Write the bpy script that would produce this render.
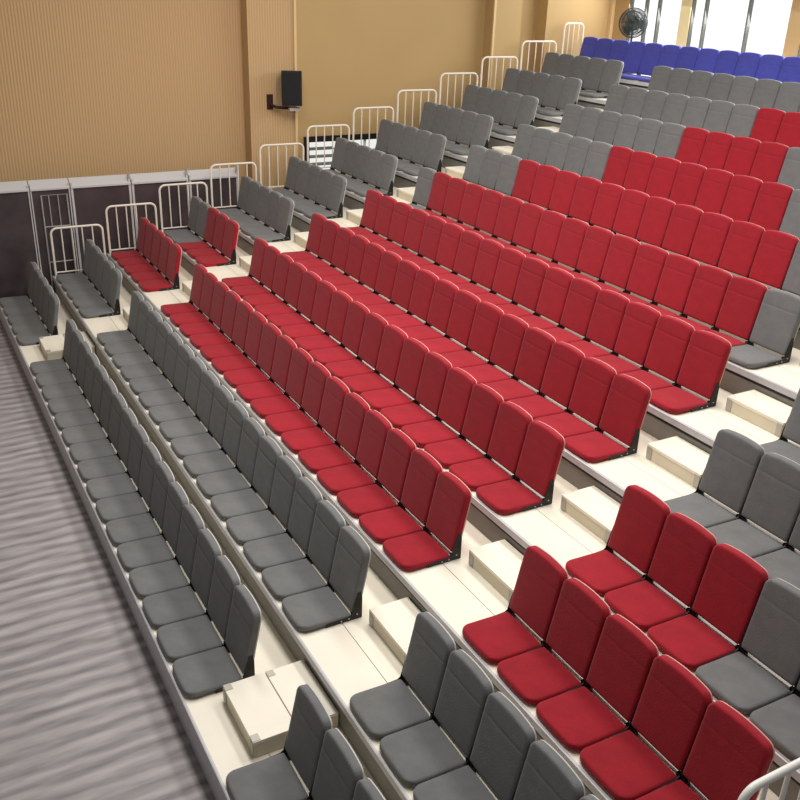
import bpy, bmesh, math, random
from mathutils import Vector, Matrix
random.seed(7)
C = bpy.context.scene.collection
for o in list(bpy.data.objects):
    bpy.data.objects.remove(o)

# ------------------------------------------------------------------ layout constants (metres)
P = 0.47                       # seat pitch
D = 0.9534                     # depth of one tier
H = 0.2987                     # rise of one tier
FL = 0.349                     # height of the first deck's seat crease line above the floor
ZD = FL - 0.05                 # first deck surface
NT = 13                        # tiers
XL = -8.3474                   # near end of the short block by the far wall
XM = 0.0                       # near end of the long middle block
XR = 0.8345                    # far end of the block nearest the camera
XEND = XL - 5 * P              # far end of every deck


def lin(c):
    return tuple(((v / 255) / 12.92 if v / 255 <= 0.04045 else ((v / 255 + 0.055) / 1.055) ** 2.4) for v in c)


# ------------------------------------------------------------------ camera
cam_data = bpy.data.cameras.new('camera')
cam = bpy.data.objects.new('camera', cam_data)
C.objects.link(cam)
R3 = Matrix(((0.48209, -0.37611, 0.791284), (0.875562, 0.174553, -0.450469), (0.031305, 0.909985, 0.413458)))
cam.matrix_world = Matrix.Translation((5.53445, -1.81199, 5.07784 + FL)) @ R3.to_4x4()
cam_data.sensor_width = 36
cam_data.lens = 917.227 / 800 * 36
cam_data.clip_end = 200
bpy.context.scene.camera = cam

# ------------------------------------------------------------------ world, lights, exposure
sc = bpy.context.scene
sc.view_settings.view_transform = 'Standard'
sc.view_settings.look = 'None'
sc.view_settings.gamma = 1
sc.view_settings.use_curve_mapping = False
sc.view_settings.exposure = 0.0
w = bpy.data.worlds.new('hall_air')
sc.world = w
w.use_nodes = True
bg = w.node_tree.nodes['Background']
bg.inputs[0].default_value = (1.0, 0.97, 0.94, 1)
bg.inputs[1].default_value = 0.16


def area(name, loc, size, sizey, power, col, target=None):
    d = bpy.data.lights.new(name, 'AREA')
    d.shape = 'RECTANGLE'
    d.size = size
    d.size_y = sizey
    d.energy = power
    d.color = col
    o = bpy.data.objects.new(name, d)
    C.objects.link(o)
    o.location = loc
    if target is not None:
        o.rotation_euler = (Vector(target) - Vector(loc)).to_track_quat('-Z', 'Y').to_euler()
    return o


area('ceiling_lamp_front', (-2.5, 1.4, 8.2), 9, 1.4, 480, (1, 0.97, 0.93))
area('ceiling_lamp_middle', (-3.0, 5.0, 8.4), 9, 1.4, 450, (1, 0.97, 0.93))
area('ceiling_lamp_rear', (-3.0, 8.6, 8.6), 9, 1.4, 130, (1, 0.97, 0.93))
area('window_daylight', (-7.0, 12.35, 5.6), 7, 1.8, 300, (0.96, 0.98, 1.0), (-7.0, 7.0, 3.6))


# ------------------------------------------------------------------ materials
def mat(name, col, rough=0.6, metal=0.0, spec=0.5, vary=0.0, noise=0.0, nscale=40, bump=0.0, bscale=200, sheen=0.0):
    m = bpy.data.materials.new(name)
    m.use_nodes = True
    nt = m.node_tree
    b = nt.nodes['Principled BSDF']
    c = lin(col) + (1,)
    b.inputs['Base Color'].default_value = c
    b.inputs['Roughness'].default_value = rough
    b.inputs['Metallic'].default_value = metal
    b.inputs['Specular IOR Level'].default_value = spec
    if sheen:
        b.inputs['Sheen Weight'].default_value = sheen
        b.inputs['Sheen Roughness'].default_value = 0.5
    out = None
    if vary or noise:
        hsv = nt.nodes.new('ShaderNodeHueSaturation')
        hsv.inputs['Color'].default_value = c
        add = nt.nodes.new('ShaderNodeMath')
        add.operation = 'ADD'
        add.inputs[0].default_value = 1.0
        add.inputs[1].default_value = 0.0
        if vary:
            oi = nt.nodes.new('ShaderNodeObjectInfo')
            mr = nt.nodes.new('ShaderNodeMapRange')
            mr.inputs['To Min'].default_value = 1 - vary
            mr.inputs['To Max'].default_value = 1 + vary
            nt.links.new(oi.outputs['Random'], mr.inputs['Value'])
            nt.links.new(mr.outputs[0], add.inputs[0])
        if noise:
            tc = nt.nodes.new('ShaderNodeTexCoord')
            nz = nt.nodes.new('ShaderNodeTexNoise')
            nz.inputs['Scale'].default_value = nscale
            nz.inputs['Detail'].default_value = 4
            nt.links.new(tc.outputs['Object'], nz.inputs['Vector'])
            mr2 = nt.nodes.new('ShaderNodeMapRange')
            mr2.inputs['From Min'].default_value = 0.3
            mr2.inputs['From Max'].default_value = 0.7
            mr2.inputs['To Min'].default_value = -noise
            mr2.inputs['To Max'].default_value = noise
            nt.links.new(nz.outputs[0], mr2.inputs['Value'])
            nt.links.new(mr2.outputs[0], add.inputs[1])
        nt.links.new(add.outputs[0], hsv.inputs['Value'])
        nt.links.new(hsv.outputs[0], b.inputs['Base Color'])
    if bump:
        tc2 = nt.nodes.new('ShaderNodeTexCoord')
        n2 = nt.nodes.new('ShaderNodeTexNoise')
        n2.inputs['Scale'].default_value = bscale
        n2.inputs['Detail'].default_value = 3
        bp = nt.nodes.new('ShaderNodeBump')
        bp.inputs['Strength'].default_value = bump
        bp.inputs['Distance'].default_value = 0.01
        nt.links.new(tc2.outputs['Object'], n2.inputs['Vector'])
        nt.links.new(n2.outputs[0], bp.inputs['Height'])
        nt.links.new(bp.outputs[0], b.inputs['Normal'])
    return m


def emit(name, col, s):
    m = bpy.data.materials.new(name)
    m.use_nodes = True
    nt = m.node_tree
    nt.nodes.clear()
    e = nt.nodes.new('ShaderNodeEmission')
    e.inputs[0].default_value = lin(col) + (1,)
    e.inputs[1].default_value = s
    o = nt.nodes.new('ShaderNodeOutputMaterial')
    nt.links.new(e.outputs[0], o.inputs[0])
    return m


M_RED = mat('red_fabric', (156, 22, 38), 0.85, spec=0.25, vary=0.05, noise=0.10, nscale=9, bump=0.25, bscale=90, sheen=0.15)
M_GREY = mat('grey_fabric', (115, 115, 115), 0.85, spec=0.25, vary=0.05, noise=0.09, nscale=9, bump=0.25, bscale=90, sheen=0.15)
M_BLUE = mat('blue_fabric', (78, 82, 172), 0.85, spec=0.25, vary=0.05, noise=0.09, nscale=9, bump=0.25, bscale=90, sheen=0.15)
M_STITCH = {'red': mat('dark_red_stitching', (96, 12, 20), 0.9), 'grey': mat('dark_grey_stitching', (62, 62, 64), 0.9),
            'blue': mat('dark_blue_stitching', (36, 36, 120), 0.9)}
M_SHELL = {'red': mat('pinkish_back_board', (226, 160, 150), 0.5), 'grey': mat('pale_back_board', (192, 190, 184), 0.5),
           'blue': mat('pale_blue_back_board', (170, 172, 214), 0.5)}
M_FAB = {'red': M_RED, 'grey': M_GREY, 'blue': M_BLUE}
M_BLACK = mat('black_painted_steel', (12, 11, 12), 0.55)
M_BOLT = mat('zinc_bolt', (190, 190, 188), 0.35, metal=0.6)
M_BAR = mat('white_lit_gap', (236, 226, 220), 0.45)
M_DECK = mat('cream_deck_board', (246, 238, 220), 0.42, spec=0.45, noise=0.035, nscale=2.2)
M_STEP = mat('cream_step_board', (248, 240, 222), 0.42, spec=0.45, noise=0.03, nscale=3)
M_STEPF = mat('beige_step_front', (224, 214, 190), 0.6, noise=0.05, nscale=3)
M_NOSE = mat('brushed_aluminium_edge', (192, 190, 193), 0.5, metal=0.15, noise=0.06, nscale=14)
M_RISER = mat('grey_riser_panel', (124, 120, 113), 0.6, noise=0.08, nscale=5)
M_GAP = mat('black_gap_shade', (26, 25, 25), 0.7)
M_RAIL = mat('cream_painted_tube', (244, 234, 218), 0.4)
M_HANDRAIL = mat('white_painted_tube', (246, 244, 238), 0.35)
M_WIRE = mat('grey_steel_tube', (172, 168, 168), 0.45, metal=0.1)
M_PLATE = mat('grey_hinge_plate', (186, 180, 170), 0.5, metal=0.2)


def wall_ribbed(name, col, dark, period):
    m = mat(name, col, 0.75, spec=0.25)
    nt = m.node_tree
    b = nt.nodes['Principled BSDF']
    tc = nt.nodes.new('ShaderNodeTexCoord')
    wv = nt.nodes.new('ShaderNodeTexWave')
    wv.bands_direction = 'Y'
    wv.inputs['Scale'].default_value = 0.314 / period
    wv.inputs['Distortion'].default_value = 0.15
    nt.links.new(tc.outputs['Object'], wv.inputs['Vector'])
    mx = nt.nodes.new('ShaderNodeMix')
    mx.data_type = 'RGBA'
    mx.inputs[6].default_value = lin(dark) + (1,)
    mx.inputs[7].default_value = lin(col) + (1,)
    nt.links.new(wv.outputs['Fac'], mx.inputs[0])
    nt.links.new(mx.outputs[2], b.inputs['Base Color'])
    bp = nt.nodes.new('ShaderNodeBump')
    bp.inputs['Strength'].default_value = 0.35
    bp.inputs['Distance'].default_value = 0.01
    nt.links.new(wv.outputs['Fac'], bp.inputs['Height'])
    nt.links.new(bp.outputs[0], b.inputs['Normal'])
    return m


M_RIB = wall_ribbed('ribbed_tan_wall_panel', (208, 172, 126), (192, 157, 114), 0.05)
M_PLAIN = mat('smooth_tan_wall_paint', (190, 158, 108), 0.7, spec=0.3, noise=0.03, nscale=0.8)
M_TRIM = mat('pale_tan_trim', (226, 194, 142), 0.6)
M_WHITE = mat('white_slat', (235, 235, 232), 0.5)
M_SLAT = mat('grey_slat', (96, 96, 92), 0.5)
M_FRAME = mat('grey_window_frame', (120, 120, 116), 0.9, spec=0.1)
M_CREAMPOST = mat('cream_window_post', (232, 214, 160), 0.6)
M_DAY = emit('daylight_pane', (255, 255, 252), 1.15)
M_LIT = emit('lit_low_pane', (250, 250, 244), 0.9)
M_SILVER = mat('silver_panel_frame', (222, 221, 222), 0.35, metal=0.25)
M_BOARD = mat('dark_brown_panel_board', (74, 63, 66), 0.3, spec=0.6, noise=0.3, nscale=2.5)  # strong noise paints the glossy board's reflective streaks into its colour
M_SPK = mat('black_speaker_cabinet', (16, 15, 16), 0.6)
M_GRILLE = mat('black_speaker_grille', (22, 21, 23), 0.8, bump=0.4, bscale=400)
M_MOUNT = mat('dark_red_mount_plate', (52, 22, 22), 0.5)
M_FAN = mat('dark_green_grey_fan', (52, 58, 55), 0.5)
M_FANB = mat('fan_blade_grey', (78, 84, 80), 0.45)


def floor_mat():
    m = mat('grey_brown_striped_floor', (140, 128, 126), 0.5, spec=0.35)
    nt = m.node_tree
    b = nt.nodes['Principled BSDF']
    tc = nt.nodes.new('ShaderNodeTexCoord')
    wv = nt.nodes.new('ShaderNodeTexWave')
    wv.bands_direction = 'X'
    wv.inputs['Scale'].default_value = 1.7
    wv.inputs['Distortion'].default_value = 3.0
    wv.inputs['Detail'].default_value = 2
    wv.inputs['Detail Scale'].default_value = 1.2
    mp = nt.nodes.new('ShaderNodeMapping')
    mp.inputs['Scale'].default_value = (1, 0.55, 1)
    nt.links.new(tc.outputs['Object'], mp.inputs['Vector'])
    nt.links.new(mp.outputs[0], wv.inputs['Vector'])
    nz = nt.nodes.new('ShaderNodeTexNoise')
    mp2 = nt.nodes.new('ShaderNodeMapping')
    mp2.inputs['Scale'].default_value = (9, 1.4, 1)
    nt.links.new(tc.outputs['Object'], mp2.inputs['Vector'])
    nt.links.new(mp2.outputs[0], nz.inputs['Vector'])
    nz.inputs['Scale'].default_value = 1.6
    nz.inputs['Detail'].default_value = 6
    ad = nt.nodes.new('ShaderNodeMix')
    ad.data_type = 'FLOAT'
    ad.inputs[0].default_value = 0.72
    nt.links.new(wv.outputs['Fac'], ad.inputs[2])
    nt.links.new(nz.outputs[0], ad.inputs[3])
    cr = nt.nodes.new('ShaderNodeValToRGB')
    cr.color_ramp.elements[0].position = 0.2
    cr.color_ramp.elements[0].color = lin((116, 111, 112)) + (1,)
    cr.color_ramp.elements[1].position = 0.75
    cr.color_ramp.elements[1].color = lin((186, 179, 180)) + (1,)
    nt.links.new(ad.outputs[0], cr.inputs[0])
    nt.links.new(cr.outputs[0], b.inputs['Base Color'])
    return m


M_FLOOR = floor_mat()


# ------------------------------------------------------------------ mesh builder
class MB:
    def __init__(self):
        self.v = []
        self.f = []

    def box(self, x0, x1, y0, y1, z0, z1):
        n = len(self.v)
        self.v += [(x, y, z) for z in (z0, z1) for y in (y0, y1) for x in (x0, x1)]
        self.f += [tuple(n + i for i in q) for q in
                   ((0, 2, 3, 1), (4, 5, 7, 6), (0, 1, 5, 4), (2, 6, 7, 3), (0, 4, 6, 2), (1, 3, 7, 5))]
        return self

    def prism(self, poly, axis, a0, a1):
        """poly: 2-D outline, swept along axis between a0 and a1"""
        n = len(self.v)
        k = len(poly)
        for a in (a0, a1):
            for p, q in poly:
                self.v.append((a, p, q) if axis == 'x' else (p, a, q) if axis == 'y' else (p, q, a))
        self.f.append(tuple(n + i for i in range(k))[::-1])
        self.f.append(tuple(n + k + i for i in range(k)))
        for i in range(k):
            j = (i + 1) % k
            self.f.append((n + i, n + j, n + k + j, n + k + i))
        return self

    def tube(self, pts, r, seg=10, closed=False):
        pts = [Vector(p) for p in pts]
        n = len(self.v)
        m = len(pts)
        up = None
        for i, p in enumerate(pts):
            if closed:
                t = (pts[(i + 1) % m] - pts[i - 1]).normalized()
            else:
                t = (pts[min(i + 1, m - 1)] - pts[max(i - 1, 0)]).normalized()
            if up is None:
                up = Vector((0, 0, 1)) if abs(t.z) < 0.9 else Vector((1, 0, 0))
            a = t.cross(up).normalized()
            up = a.cross(t).normalized()
            for s in range(seg):
                g = 2 * math.pi * s / seg
                self.v.append(tuple(p + a * (r * math.cos(g)) + up * (r * math.sin(g))))
        for i in range(m if closed else m - 1):
            for s in range(seg):
                s2 = (s + 1) % seg
                i2 = (i + 1) % m
                self.f.append((n + i * seg + s, n + i * seg + s2, n + i2 * seg + s2, n + i2 * seg + s))
        if not closed:
            self.f.append(tuple(n + s for s in range(seg))[::-1])
            self.f.append(tuple(n + (m - 1) * seg + s for s in range(seg)))
        return self

    def mesh(self, name, m, smooth=False, bevel=0.0):
        me = bpy.data.meshes.new(name)
        bm = bmesh.new()
        vs = [bm.verts.new(p) for p in self.v]
        for f in self.f:
            try:
                bm.faces.new([vs[i] for i in f])
            except ValueError:
                pass
        bmesh.ops.recalc_face_normals(bm, faces=bm.faces)
        if bevel:
            bmesh.ops.bevel(bm, geom=list(bm.edges), offset=bevel, segments=2, profile=0.5, affect='EDGES')
        bm.to_mesh(me)
        bm.free()
        me.materials.append(m)
        if smooth:
            for p in me.polygons:
                p.use_smooth = True
            me.set_sharp_from_angle(angle=math.radians(50))
        return me

    def build(self, name, m, parent=None, smooth=False, bevel=0.0):
        return link(name, self.mesh(name, m, smooth, bevel), parent)


def link(name, me, parent=None):
    o = bpy.data.objects.new(name, me)
    C.objects.link(o)
    if parent is not None:
        o.parent = parent
    return o


def thing(name, label, cat, loc=(0, 0, 0), group=None):
    o = bpy.data.objects.new(name, None)
    o.empty_display_size = 0.1
    C.objects.link(o)
    o.location = loc
    o['label'] = label
    o['category'] = cat
    if group:
        o['group'] = group
    return o


def structure(o, label=None, cat=None):
    o['kind'] = 'structure'
    if label:
        o['label'] = label
        o['category'] = cat
    return o


ORD = ['first', 'second', 'third', 'fourth', 'fifth', 'sixth', 'seventh', 'eighth', 'ninth', 'tenth', 'eleventh',
       'twelfth', 'thirteenth', 'fourteenth', 'fifteenth', 'sixteenth']

# ------------------------------------------------------------------ the room
structure(MB().box(-12.0, 9.0, -9.0, 13.0, -0.1, 0.0).build('floor', M_FLOOR),
          'grey brown striped hall floor in front of the stand', 'floor')
ZT = 7.6
structure(MB().box(-11.9, -11.6, -9.0, 4.36, 0, ZT).build('wall_left', M_RIB),
          'ribbed tan wall above the dark panels', 'wall')
structure(MB().box(-11.9, -11.3, 4.36, 5.27, 0, ZT).build('trim_1', M_RIB),
          'ribbed tan pilaster carrying the black loudspeaker', 'wall')
structure(MB().box(-11.3, -11.27, 5.25, 5.30, 0, ZT).build('trim_2', M_TRIM),
          'thin pale strip on the right edge of the ribbed pilaster', 'trim')
mw = MB()
mw.box(-11.9, -11.33, 5.27, 5.46, 0, ZT)
mw.box(-11.9, -11.33, 5.46, 8.05, 0, 1.55)
mw.box(-11.9, -11.33, 5.46, 8.05, 2.655, ZT)
mw.box(-11.9, -11.33, 8.05, 12.5, 0, ZT)
structure(mw.build('wall_left_rear', M_PLAIN), 'smooth tan wall with the low lit window', 'wall')
structure(MB().box(-11.33, -11.0, 9.47, 10.14, 0, ZT).build('trim_3', M_PLAIN),
          'tan pilaster on the smooth wall', 'wall')
structure(MB().box(-11.03, -10.985, 9.455, 9.50, 0, ZT).build('trim_4', M_TRIM),
          'pale corner bead of the tan pilaster', 'trim')
structure(MB().box(-11.33, -11.0, 10.78, 12.5, 0, ZT).build('trim_5', M_PLAIN),
          'wide tan pier in the far rear corner', 'wall')
structure(MB().box(-11.0, -10.9, 12.42, 12.5, 0, ZT).build('trim_6', M_TRIM),
          'pale corner strip where the far wall meets the rear wall', 'trim')
SILL = 4.0 + FL
HEAD = 6.2 + FL
bw = MB()
bw.box(-11.9, 9.0, 12.5, 12.8, 0, SILL)
bw.box(-11.9, 9.0, 12.5, 12.8, HEAD, ZT)
bw.box(-11.9, -10.47, 12.5, 12.8, SILL, HEAD)
for x0, x1 in ((-6.35, -6.05), (-3.7, -3.4), (-1.05, 9.0)):
    bw.box(x0, x1, 12.5, 12.8, SILL, HEAD)
structure(bw.build('wall_rear', M_PLAIN), 'tan rear wall with tall windows', 'wall')
structure(MB().box(-8.98, -8.71, 12.5, 12.8, SILL, HEAD).build('trim_7', M_CREAMPOST),
          'cream post between the two bright rear windows', 'trim')
nwin = 0
for x0, x1, mull in ((-10.47, -8.98, (-10.0, -9.63)), (-8.71, -6.35, (-8.36, -7.3)), (-6.05, -3.7, (-4.9,)), (-3.4, -1.05, (-2.2,))):
    nwin += 1
    f = MB()
    f.box(x0, x0 + 0.025, 12.52, 12.6, SILL, HEAD).box(x1 - 0.02, x1, 12.52, 12.6, SILL, HEAD)
    f.box(x0, x1, 12.52, 12.6, SILL, SILL + 0.05).box(x0, x1, 12.52, 12.6, HEAD - 0.05, HEAD)
    for q in mull:
        f.box(q - 0.02, q + 0.02, 12.52, 12.6, SILL, HEAD)
    fo = structure(f.build('window_%d' % nwin, M_FRAME), None)
    fo['label'] = ['bright white rear window behind the standing fan', 'bright white rear window right of the cream post',
                   'third bright rear window from the far corner', 'fourth bright rear window from the far corner'][nwin - 1]
    fo['category'] = 'window'
    MB().box(x0 + 0.02, x1 - 0.02, 12.61, 12.63, SILL + 0.02, HEAD - 0.02).build('pane', M_DAY, fo)

# low window in the smooth wall
lw = MB()
lw.box(-11.36, -11.28, 5.44, 8.05, 2.56, 2.665).box(-11.36, -11.28, 5.44, 5.54, 1.55, 2.56)
lw.box(-11.36, -11.28, 7.97, 8.05, 1.55, 2.56).box(-11.36, -11.28, 5.54, 7.97, 1.55, 1.62)
lwo = structure(lw.build('window_5', M_BLACK), 'low black framed window with white slats behind the railings', 'window')
MB().box(-11.60, -11.58, 5.46, 8.05, 1.55, 2.655).build('pane', M_LIT, lwo)
for i in range(5):
    z = 2.42 - i * 0.15
    MB().prism([(-11.54, z), (-11.42, z - 0.03), (-11.42, z - 0.04), (-11.54, z - 0.010)], 'y', 5.6, 6.15).build('slat', M_SLAT, lwo)
# mullion posts of the low window
for yy in (6.2, 6.75, 7.35):
    MB().box(-11.36, -11.33, yy, yy + 0.05, 1.6, 2.57).build('mullion', M_WHITE, lwo)

# ------------------------------------------------------------------ dark partition panels under the ribbed wall
PX = -11.05
PT = 2.19
pan_lab = ['dark brown partition panel with silver frame, leftmost and cut by the picture edge',
           'narrow dark brown partition panel behind the grey wire rack',
           'dark brown silver framed partition panel behind the railing of the second row',
           'dark brown silver framed partition panel behind the railing of the third row',
           'dark brown silver framed partition panel at the right end beside the pilaster']
for i, (y0, y1) in enumerate(((-0.75, 0.29), (0.31, 0.95), (0.97, 1.99), (2.01, 3.03), (3.05, 3.98))):
    t = thing('partition_panel', pan_lab[i], 'panel', (PX, (y0 + y1) / 2, 0), 'dark partition panels along the far wall')
    hw = (y1 - y0) / 2
    MB().box(-0.02, 0.0, -hw + 0.02, hw - 0.02, 0.06, PT - 0.1).build('board', M_BOARD, t)
    fm = MB()
    lip = 0.018 if i < 2 else 0.035
    fm.box(-0.03, 0.015, -hw, -hw + lip, 0.0, PT - 0.06).box(-0.03, 0.015, hw - lip, hw, 0.0, PT - 0.06)
    fm.box(-0.03, 0.015, -hw + lip, hw - lip, 0.02, 0.07)
    fm.build('frame', M_SILVER, t)
    MB().prism([(0.03, PT - 0.15), (0.03, PT - 0.12), (-0.13, PT), (-0.16, PT), (-0.16, PT - 0.02), (-0.03, PT - 0.15)], 'y', -hw, hw).build('top_rail', M_SILVER, t)
    if i >= 2:
        MB().tube([(-0.02, hw - 0.02, PT - 0.1), (-0.02, hw - 0.02, PT + 0.02), (-0.02, hw + 0.02, PT + 0.06)], 0.022).build('hook', M_WIRE, t, True)

# grey wire rack leaning against them
t = thing('wire_rack', 'tall grey wire rack standing against the dark panels', 'rack', (-10.96, 0.68, 0))
MB().tube([(0, -0.22, 0), (0, -0.22, 1.97), (0, 0.20, 1.97), (0, 0.20, 0)], 0.013).build('frame', M_WIRE, t)
for yy in (-0.1, 0.05):
    MB().tube([(0, yy, 1.43), (0, yy, 1.96)], 0.009, 8).build('upright', M_WIRE, t)
for zz in (1.43, 0.81):
    MB().tube([(0, -0.22, zz), (0, 0.2, zz)], 0.010, 8).build('crossbar', M_WIRE, t)

# ------------------------------------------------------------------ tiers
XE = 3.52
tier_lab = ['lowest', 'second lowest'] + ['%s from the floor' % ORD[i] for i in range(2, 12)] + ['topmost']
for r in range(NT):
    t = thing('seating_tier', ('long cream deck of the stand with aluminium front edge, %s tier' % tier_lab[r]), 'platform',
              (0, r * D, ZD + r * H), 'tiers of the stand')
    x0, x1 = XEND - 0.14, XE
    back = 0.50 if r < NT - 1 else 12.45 - r * D
    MB().box(x0, x1, -0.47, -0.094, -0.035, 0).box(x0, x1, -0.088, back, -0.035, 0).build('deck', M_DECK, t)
    eb = -0.062 if r else -ZD + 0.002
    MB().prism([(-0.494, eb), (-0.494, 0.0), (-0.486, 0.003), (-0.471, 0.003), (-0.471, -0.036), (-0.481, -0.036), (-0.481, eb)],
               'x', x0, x1).build('edge_trim', M_NOSE, t)
    if r:
        MB().box(x0, x1, -0.480, -0.45, eb - 0.034, eb - 0.001).build('gap_shade_strip', M_GAP, t)  # black strip stands in for the shaded gap below the edge
        MB().box(x0, x1, -0.474, -0.456, -H + 0.002, eb - 0.035).build('riser_panel', M_RISER, t)


# ------------------------------------------------------------------ half-height step boxes in the two aisles
def step_box(x0, x1, r, label):
    t = thing('aisle_step', label, 'step', ((x0 + x1) / 2, r * D, ZD + r * H), 'step boxes in the aisles')
    hw = (x1 - x0) / 2
    h = H / 2
    yb = 0.470
    if r == 0:
        MB().box(-hw, hw, 0.143, yb, h - 0.03, h).box(-hw, hw, -0.205, 0.135, h - 0.03, h).build('tread', M_STEP, t, False, 0.003)
        y0 = -0.20
    else:
        MB().box(-hw, hw, 0.105, yb, h - 0.03, h).build('tread', M_STEP, t, False, 0.003)
        y0 = 0.112
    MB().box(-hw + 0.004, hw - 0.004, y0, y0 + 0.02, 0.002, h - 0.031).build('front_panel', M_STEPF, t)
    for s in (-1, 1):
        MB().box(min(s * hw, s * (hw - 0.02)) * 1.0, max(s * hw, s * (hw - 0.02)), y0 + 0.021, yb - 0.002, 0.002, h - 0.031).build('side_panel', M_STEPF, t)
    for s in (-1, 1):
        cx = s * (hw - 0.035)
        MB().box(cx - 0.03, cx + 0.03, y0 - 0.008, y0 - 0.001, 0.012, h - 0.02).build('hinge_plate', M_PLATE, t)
    if r == 0:
        for cx, cy in ((-hw + 0.035, -0.174), (hw - 0.04, -0.174), (-hw + 0.036, 0.174)):
            MB().box(cx - 0.034, cx + 0.034, cy - 0.03, cy + 0.03, h + 0.0005, h + 0.004).build('corner_pad', M_PLATE, t, False, 0.0)


for r in range(0, 12):
    step_box(XL + 0.10, XL + 0.76, r, 'cream step box in the far aisle by the railings, on the %s tier' % ORD[r] if r else
             'cream step box in the far aisle on the lowest tier')
for r in range(0, 7):
    step_box(XM + 0.10, XM + 0.76, r, 'cream step box in the near aisle, on the %s tier' % ORD[r] if r else
             'double cream step box in the near aisle on the lowest tier')


# ------------------------------------------------------------------ guard railings
def railing(x, r, y0, y1, h, nbar, label, m=M_RAIL, rad=0.019):
    t = thing('guard_railing', label, 'railing', (x, r * D, ZD + r * H), 'guard railings at the row ends')
    R = 0.10
    pts = [(0, y0, 0.003), (0, y0, h - R)]
    for i in range(1, 7):
        g = math.pi / 2 * i / 6
        pts.append((0, y0 + R - R * math.cos(g), h - R + R * math.sin(g)))
    for i in range(0, 7):
        g = math.pi / 2 * i / 6
        pts.append((0, y1 - R + R * math.sin(g), h - R + R * math.cos(g)))
    pts.append((0, y1, 0.003))
    MB().tube(pts, rad, 12).build('frame', m, t, True)
    MB().tube([(0, y0, 0.075), (0, y1, 0.075)], rad * 0.7, 8).build('bottom_rail', m, t, True)
    for i in range(nbar):
        yy = y0 + (y1 - y0) * (i + 1) / (nbar + 1)
        MB().tube([(0, yy, 0.075), (0, yy, h - 0.005)], rad * 0.62, 8).build('baluster', m, t, True)


for r in range(1, 12):
    railing(XEND - 0.065, r, -0.44, 0.42, 0.845, 4,
            'cream tube railing at the far end of the %s row' % ORD[r])
railing(XEND - 0.065, 12, -0.36, 0.14, 0.90, 3, 'narrow cream tube railing at the far end of the blue back row')
railing(3.44, 2, -0.44, 0.42, 0.85, 4, 'white tube railing in the bottom right corner at the near row end', M_HANDRAIL, 0.023)

# ------------------------------------------------------------------ seats
SW = 0.463                      # upholstered width
TH = math.radians(11.6)         # backrest lean
BY, BZ = 0.022, 0.05            # foot of the backrest mid-plane, above the deck
HB = 0.617
S0 = 0.023
DIRS = Vector((0, math.sin(TH), math.cos(TH)))
DIRN = Vector((0, math.cos(TH), -math.sin(TH)))   # towards the rear


def bpt(x, s, n):
    q = Vector((x, BY, BZ)) + DIRS * s + DIRN * n
    return (q.x, q.y, q.z)


def outline_half_width(s, grow=0.0):
    """half width of the backrest at height s above its foot"""
    hw = SW / 2 + grow
    r = 0.058
    top = HB - 0.024 + grow
    if s > top - r:
        d = min(1.0, (s - (top - r)) / r)
        return hw - r + r * math.sqrt(max(0.0, 1 - d * d))
    rb = 0.03
    b = S0 - grow
    if s < b + rb:
        d = min(1.0, (b + rb - s) / rb)
        return hw - rb + rb * math.sqrt(max(0.0, 1 - d * d))
    return hw


US = [-1, -0.985, -0.95, -0.88, -0.75, -0.5, -0.25, 0, 0.25, 0.5, 0.75, 0.88, 0.95, 0.985, 1]


def pad_profile(t, e=0.018):
    """0 at the edge of a cushion, 1 in its middle (t = distance to the edge)"""
    if t >= e:
        return 1.0
    q = 1 - t / e
    return math.sqrt(max(0.0, 1 - q * q))


def backrest_mesh(m):
    mb = MB()
    top = HB - 0.024
    ss = [S0, S0 + 0.004, S0 + 0.012, S0 + 0.03, 0.12, 0.2, 0.29, 0.37, 0.405, 0.42, 0.430, 0.437, 0.444, 0.454, 0.47, 0.50, 0.53,
          top - 0.05, top - 0.033, top - 0.02, top - 0.010, top - 0.004, top]
    nu, ns = len(US), len(ss)
    for s in ss:
        hw = outline_half_width(s)
        k = (s - S0) / (top - S0)
        for u in US:
            x = u * hw
            arch = 0.025 * (1 - (x / (SW / 2)) ** 2) * max(0.0, (k - 0.55) / 0.45)
            dx = SW / 2 * 1.0 - abs(x)
            edge = min(hw - abs(x) + 0.0, (top - s) if s > 0.3 else (s - S0))
            # corner distance handled by the outline itself
            pr = pad_profile(max(0.0, edge))
            groove = 0.0032 * math.exp(-((s - 0.437 + 0.012 * (x / 0.22) ** 2 * -1) / 0.007) ** 2) * min(1, max(0, edge) / 0.02)
            bulge = 0.004 * (1 - (x / (SW / 2)) ** 2)
            n = -0.004 - 0.028 * pr - bulge * pr + groove
            mb.v.append(bpt(x, s + arch, n))
    for s in ss:
        hw = outline_half_width(s)
        k = (s - S0) / (top - S0)
        for u in US:
            x = u * hw
            arch = 0.025 * (1 - (x / (SW / 2)) ** 2) * max(0.0, (k - 0.55) / 0.45)
            mb.v.append(bpt(x, s + arch, 0.024))
    o = nu * ns
    for j in range(ns - 1):
        for i in range(nu - 1):
            a = j * nu + i
            mb.f.append((a, a + 1, a + nu + 1, a + nu))
            mb.f.append((o + a, o + a + nu, o + a + nu + 1, o + a + 1))
    for j in range(ns - 1):
        for i in (0, nu - 1):
            a = j * nu + i
            mb.f.append((a, a + nu, o + a + nu, o + a))
    for i in range(nu - 1):
        for j in (0, ns - 1):
            a = j * nu + i
            mb.f.append((a, a + 1, o + a + 1, o + a))
    return mb.mesh('backrest', m, True)


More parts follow.
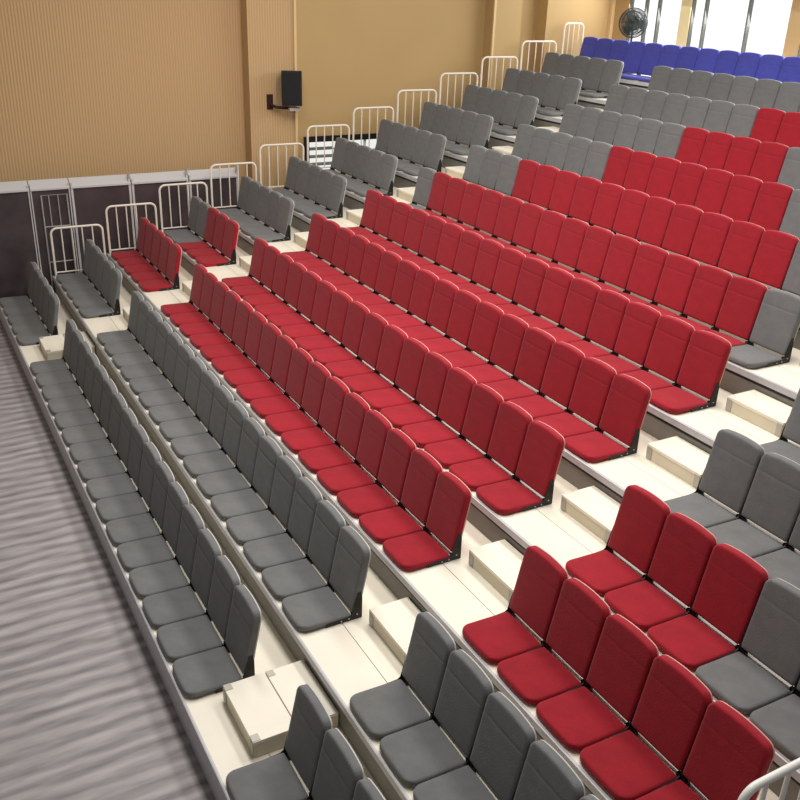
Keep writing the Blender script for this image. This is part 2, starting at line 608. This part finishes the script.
def shell_mesh(m):
    mb = MB()
    pts = []
    g = 0.0015
    top = HB - 0.024 + g
    ss = [S0 + 0.06, 0.2, 0.35, 0.5, top - 0.08, top - 0.06, top - 0.04, top - 0.025, top - 0.012, top - 0.004, top]
    for s in ss:
        hw = outline_half_width(s, g)
        k = (s - S0) / (top - S0)
        pts.append((hw, s + 0.025 * (1 - min(1, hw / (SW / 2)) ** 2) * max(0.0, (k - 0.55) / 0.45)))
    for i in range(1, 6):
        x = pts[len(ss) - 1][0] * (1 - i / 6)
        pts.append((x, top + 0.025 * (1 - (x / (SW / 2)) ** 2)))
    full = pts + [(0, top + 0.025)] + [(-x, s) for x, s in reversed(pts)]
    n = len(mb.v)
    k = len(full)
    for d in (0.025, 0.036):
        for x, s in full:
            mb.v.append(bpt(x, s, d))
    mb.f.append(tuple(range(k)))
    mb.f.append(tuple(range(k, 2 * k))[::-1])
    for i in range(k):
        j = (i + 1) % k
        mb.f.append((i, j, k + j, k + i))
    return mb.mesh('back_board', m, False)


def cushion_mesh(m):
    """seat pad: plan outline with round front corners, crowned top"""
    mb = MB()
    y0, y1 = -0.458, 0.0
    r = 0.080
    z0, zt = 0.003, 0.073
    vs = [0, 0.004, 0.012, 0.026, 0.045, 0.07, 0.10, 0.14, 0.2, 0.28, 0.36, 0.42, 0.437, 0.447, 0.452]
    nu, nv = len(US), len(vs)

    def hw_at(d):
        if d < r:
            q = (r - d) / r
            return SW / 2 - r + r * math.sqrt(max(0.0, 1 - q * q))
        rb = 0.02
        e = (y1 - y0) - d
        if e < rb:
            q = (rb - e) / rb
            return SW / 2 - rb + rb * math.sqrt(max(0.0, 1 - q * q))
        return SW / 2
    layers = []
    for layer in ('top', 'low'):
        for d in vs:
            hw = hw_at(d)
            for u in US:
                x = u * hw
                bow = 0.012 * (1 - (x / (SW / 2)) ** 2) * max(0.0, 1 - d / 0.25)
                edge = min(hw - abs(x), d, (y1 - y0) - d)
                if layer == 'top':
                    pr = pad_profile(max(0.0, edge))
                    z = 0.040 + 0.026 * pr + 0.010 * (1 - (x / (SW / 2)) ** 2) * pr * min(1, d / 0.1) - 0.014 * (d / 0.45)
                else:
                    pr = min(1.0, max(0.0, edge) / 0.03)
                    z = 0.026 - (0.026 - z0) * pr
                mb.v.append((x, y0 + d - bow, z))
    o = nu * nv
    for j in range(nv - 1):
        for i in range(nu - 1):
            a = j * nu + i
            mb.f.append((a, a + 1, a + nu + 1, a + nu))
            mb.f.append((o + a, o + a + nu, o + a + nu + 1, o + a + 1))
    for j in range(nv - 1):
        for i in (0, nu - 1):
            a = j * nu + i
            mb.f.append((a, a + nu, o + a + nu, o + a))
    for i in range(nu - 1):
        for j in (0, nv - 1):
            a = j * nu + i
            mb.f.append((a, a + 1, o + a + 1, o + a))
    return mb.mesh('seat_cushion', m, True)


def bracket_mesh(side):
    x = side * (P / 2 - 0.0025)
    poly = [(-0.235, 0.004), (-0.235, 0.036), (-0.03, 0.046), (-0.006, 0.062), (0.016, 0.15), (0.05, 0.26), (0.082, 0.26), (0.092, 0.20), (0.092, 0.004)]
    return MB().prism(poly, 'x', x - 0.002, x + 0.002).mesh('side_bracket', M_BLACK)


def bolts_mesh():
    mb = MB()
    for yy, zz in ((-0.10, 0.022), (-0.03, 0.026), (0.045, 0.05)):
        mb.tube([(P / 2 - 0.001, yy, zz), (P / 2 + 0.005, yy, zz)], 0.007, 8)
    return mb.mesh('bolts', M_BOLT)


ME = {}
for c in ('red', 'grey', 'blue'):
    ME[c] = (cushion_mesh(M_FAB[c]), backrest_mesh(M_FAB[c]), shell_mesh(M_SHELL[c]))
ME_BR = {-1: bracket_mesh(-1), 1: bracket_mesh(1)}
ME_BOLT = bolts_mesh()
ME_BAR = MB().box(-0.228, 0.228, 0.045, 0.08, 0.002, 0.022).mesh('lit_gap_bar', M_BAR, False, 0.002)  # white bar added to read as lit deck showing through the seat gap
ME_HINGE = (MB().box(-P / 2 + 0.006, -0.175, 0.002, 0.03, 0.003, 0.062).mesh('hinge_block', M_BLACK),
            MB().box(0.200, P / 2 - 0.006, 0.002, 0.03, 0.003, 0.062).mesh('hinge_block', M_BLACK))


def in_view(x, y, z):
    lo = [1e9, 1e9]
    hi = [-1e9, -1e9]
    Mi = R3.transposed()
    for dx in (-P / 2, P / 2):
        for dy, dz in ((-0.45, 0.0), (-0.45, 0.08), (0.1, 0.0), (0.15, 0.65)):
            q = Mi @ (Vector((x + dx, y + dy, z + dz)) - Vector((5.53445, -1.81199, 5.07784 + FL)))
            if q.z > -0.2:
                return False
            u = 400 - q.x / q.z * 917.227
            v = 400 + q.y / q.z * 917.227
            lo = [min(lo[0], u), min(lo[1], v)]
            hi = [max(hi[0], u), max(hi[1], v)]
    return hi[0] > -25 and lo[0] < 825 and hi[1] > -25 and lo[1] < 825


count = {}


def seat(x, r, col, label, near_end=False):
    """x = centre of the seat; front faces -y"""
    y, z = r * D, ZD + r * H
    if not in_view(x, y, z):
        return
    t = thing('auditorium_seat', label, 'seat', (x, y, z),
              {'red': 'red padded seats of the stand', 'grey': 'grey padded seats of the stand', 'blue': 'blue padded seats of the back row'}[col])
    cu, ba, sh = ME[col]
    link('seat_cushion', cu, t)
    b = link('backrest', ba, t)
    link('back_board', sh, b)
    for hm in ME_HINGE:
        link('hinge_block', hm, t)
    link('lit_gap_bar', ME_BAR, t)
    for s in (-1, 1):
        k = link('side_bracket', ME_BR[s], t)
        if s == 1 and near_end:
            link('bolts', ME_BOLT, k)
    count[col] = count.get(col, 0) + 1


def mid_colour(r, k):
    if r <= 1:
        return 'grey'
    if r <= 5:
        return 'red'
    near, far = {6: (1, 1), 7: (2, 3), 8: (4, 5), 9: (6, 6), 10: (7, 7), 11: (16, 0)}[r]
    return 'grey' if k < near or k >= 16 - far else 'red'


rowname = ['front'] + [ORD[i] for i in range(1, 13)]
for r in range(12):
    for k in range(16):
        col = mid_colour(r, k)
        if k < 8:
            where = 'end seat nearest the camera' if k == 0 else '%s from the near end' % ORD[k]
        else:
            where = 'end seat at the far aisle' if k == 15 else '%s from the far end' % ORD[15 - k]
        seat(XM - (k + 0.5) * P, r, col, '%s padded seat, %s, %s row of the long middle block' % (col, where, rowname[r]), k == 0)
    for k in range(5):
        col = 'red' if r == 2 or (r == 3 and k < 3) else 'grey'
        where = ['at the aisle end', 'second from the aisle', 'in the middle', 'second from the railing', 'at the railing end'][k]
        seat(XL - (k + 0.5) * P, r, col, '%s padded seat %s, %s row of the short far block' % (col, where, rowname[r]), k == 0)
    for k in range(5):
        col = 'red' if r == 2 or (r == 3 and k < 3) else 'grey'
        where = ['at the aisle end', 'second from the aisle', 'third from the aisle', 'fourth from the aisle', 'fifth from the aisle'][k]
        seat(XR + (k + 0.5) * P, r, col, '%s padded seat %s, %s row of the near right block' % (col, where, rowname[r]), k == 4)
for k in range(16):
    seat(XEND + 0.003 + (k + 0.5) * P, 12, 'blue',
         'blue padded seat in the back row, %s' % ('at the railing end' if k == 0 else '%s from the far railing' % ORD[k]))
print('SEATS', count, sum(count.values()))

# ------------------------------------------------------------------ loudspeaker on the pilaster
t = thing('loudspeaker', 'black loudspeaker on a wall bracket on the ribbed pilaster', 'speaker', (-11.3, 4.99, 3.22))
bx = Matrix.Rotation(math.radians(-28), 4, 'Z')
sp = MB().prism([(-0.19, -0.14), (0.19, -0.14), (0.14, 0.16), (-0.14, 0.16)], 'z', 0.0, 0.62).build('cabinet', M_SPK, t, False, 0.012)
gr = MB().box(-0.165, 0.165, -0.152, -0.142, 0.03, 0.59).build('grille', M_GRILLE, t, False, 0.004)
rotm = Matrix.Translation((0.26, 0.10, 0.06)) @ Matrix.Rotation(math.radians(68), 4, 'Z') @ Matrix.Rotation(math.radians(-6), 4, 'X')
for o in (sp, gr):
    o.matrix_local = rotm
MB().box(0.0, 0.02, -0.30, -0.18, -0.02, 0.25).build('mount_plate', M_MOUNT, t)
MB().tube([(0.02, -0.24, 0.07), (0.14, -0.16, 0.03), (0.26, 0.08, 0.02)], 0.028).build('mount_arm', M_MOUNT, t, True)
MB().box(0.2, 0.34, 0.02, 0.24, -0.02, 0.035).build('shelf_plate', M_PLATE, t)

# ------------------------------------------------------------------ standing fan behind the blue row
ZF = ZD + 12 * H
t = thing('pedestal_fan', 'dark grey caged pedestal fan behind the blue back row', 'fan', (-9.78, 12.05, ZF))
MB().tube([(0, 0, 0.002), (0, 0, 0.03)], 0.2, 24).build('base', M_FAN, t, True)
MB().tube([(0, 0, 0.03), (0, 0, 0.85)], 0.022, 12).build('pole', M_FAN, t, True)
FC = Vector((0.0, 0.0, 0.96))
ax = Vector((0.62, -0.78, 0.0)).normalized()
e1 = Vector((0, 0, 1))
e2 = ax.cross(e1).normalized()


def fp(rad, g, d):
    q = FC + e1 * (rad * math.cos(g)) + e2 * (rad * math.sin(g)) + ax * d
    return tuple(q)


cage = MB()
for rad, d in ((0.28, 0.06), (0.28, 0.0), (0.22, 0.115), (0.14, 0.14), (0.22, -0.055), (0.14, -0.08)):
    cage.tube([fp(rad, 2 * math.pi * i / 28, d) for i in range(28)], 0.009, 6, True)
for i in range(56):
    g = 2 * math.pi * i / 56
    cage.tube([fp(0.04, g, 0.15), fp(0.14, g, 0.14), fp(0.22, g, 0.115), fp(0.28, g, 0.06), fp(0.28, g, 0.0), fp(0.22, g, -0.055), fp(0.05, g, -0.09)], 0.005, 5)
cage.build('cage', M_FAN, t)
MB().tube([fp(0, 0, -0.26), fp(0, 0, -0.24), fp(0, 0, -0.09)], 0.075, 16).build('motor', M_FAN, t, True)
MB().tube([fp(0, 0, -0.02), fp(0, 0, 0.09)], 0.05, 14).build('hub', M_FANB, t, True)
for i in range(3):
    g0 = 2 * math.pi * i / 3 + 0.4
    b = MB()
    n = 7
    for side in (0, 1):
        for j in range(n):
            q = j / (n - 1)
            for rad, wdt in ((0.05, 0.25), (0.14, 0.55), (0.25, 0.42)):
                g = g0 + (q - 0.5) * 2 * wdt
                b.v.append(fp(rad, g, 0.03 + (q - 0.5) * 0.07 + side * 0.005))
    for side in (0, 1):
        o = side * n * 3
        for j in range(n - 1):
            for k in range(2):
                a = o + j * 3 + k
                b.f.append((a, a + 1, a + 4, a + 3))
    o = n * 3
    rim = [0, 1, 2] + [j * 3 + 2 for j in range(1, n)] + [(n - 1) * 3 + 1, (n - 1) * 3] + [j * 3 for j in range(n - 2, 0, -1)]
    for a, c in zip(rim, rim[1:] + rim[:1]):
        b.f.append((a, c, o + c, o + a))
    b.build('blade', M_FANB, t, True)
MB().tube([(0, 0, 0.83), tuple(FC - ax * 0.17)], 0.03, 10).build('neck', M_FAN, t, True)
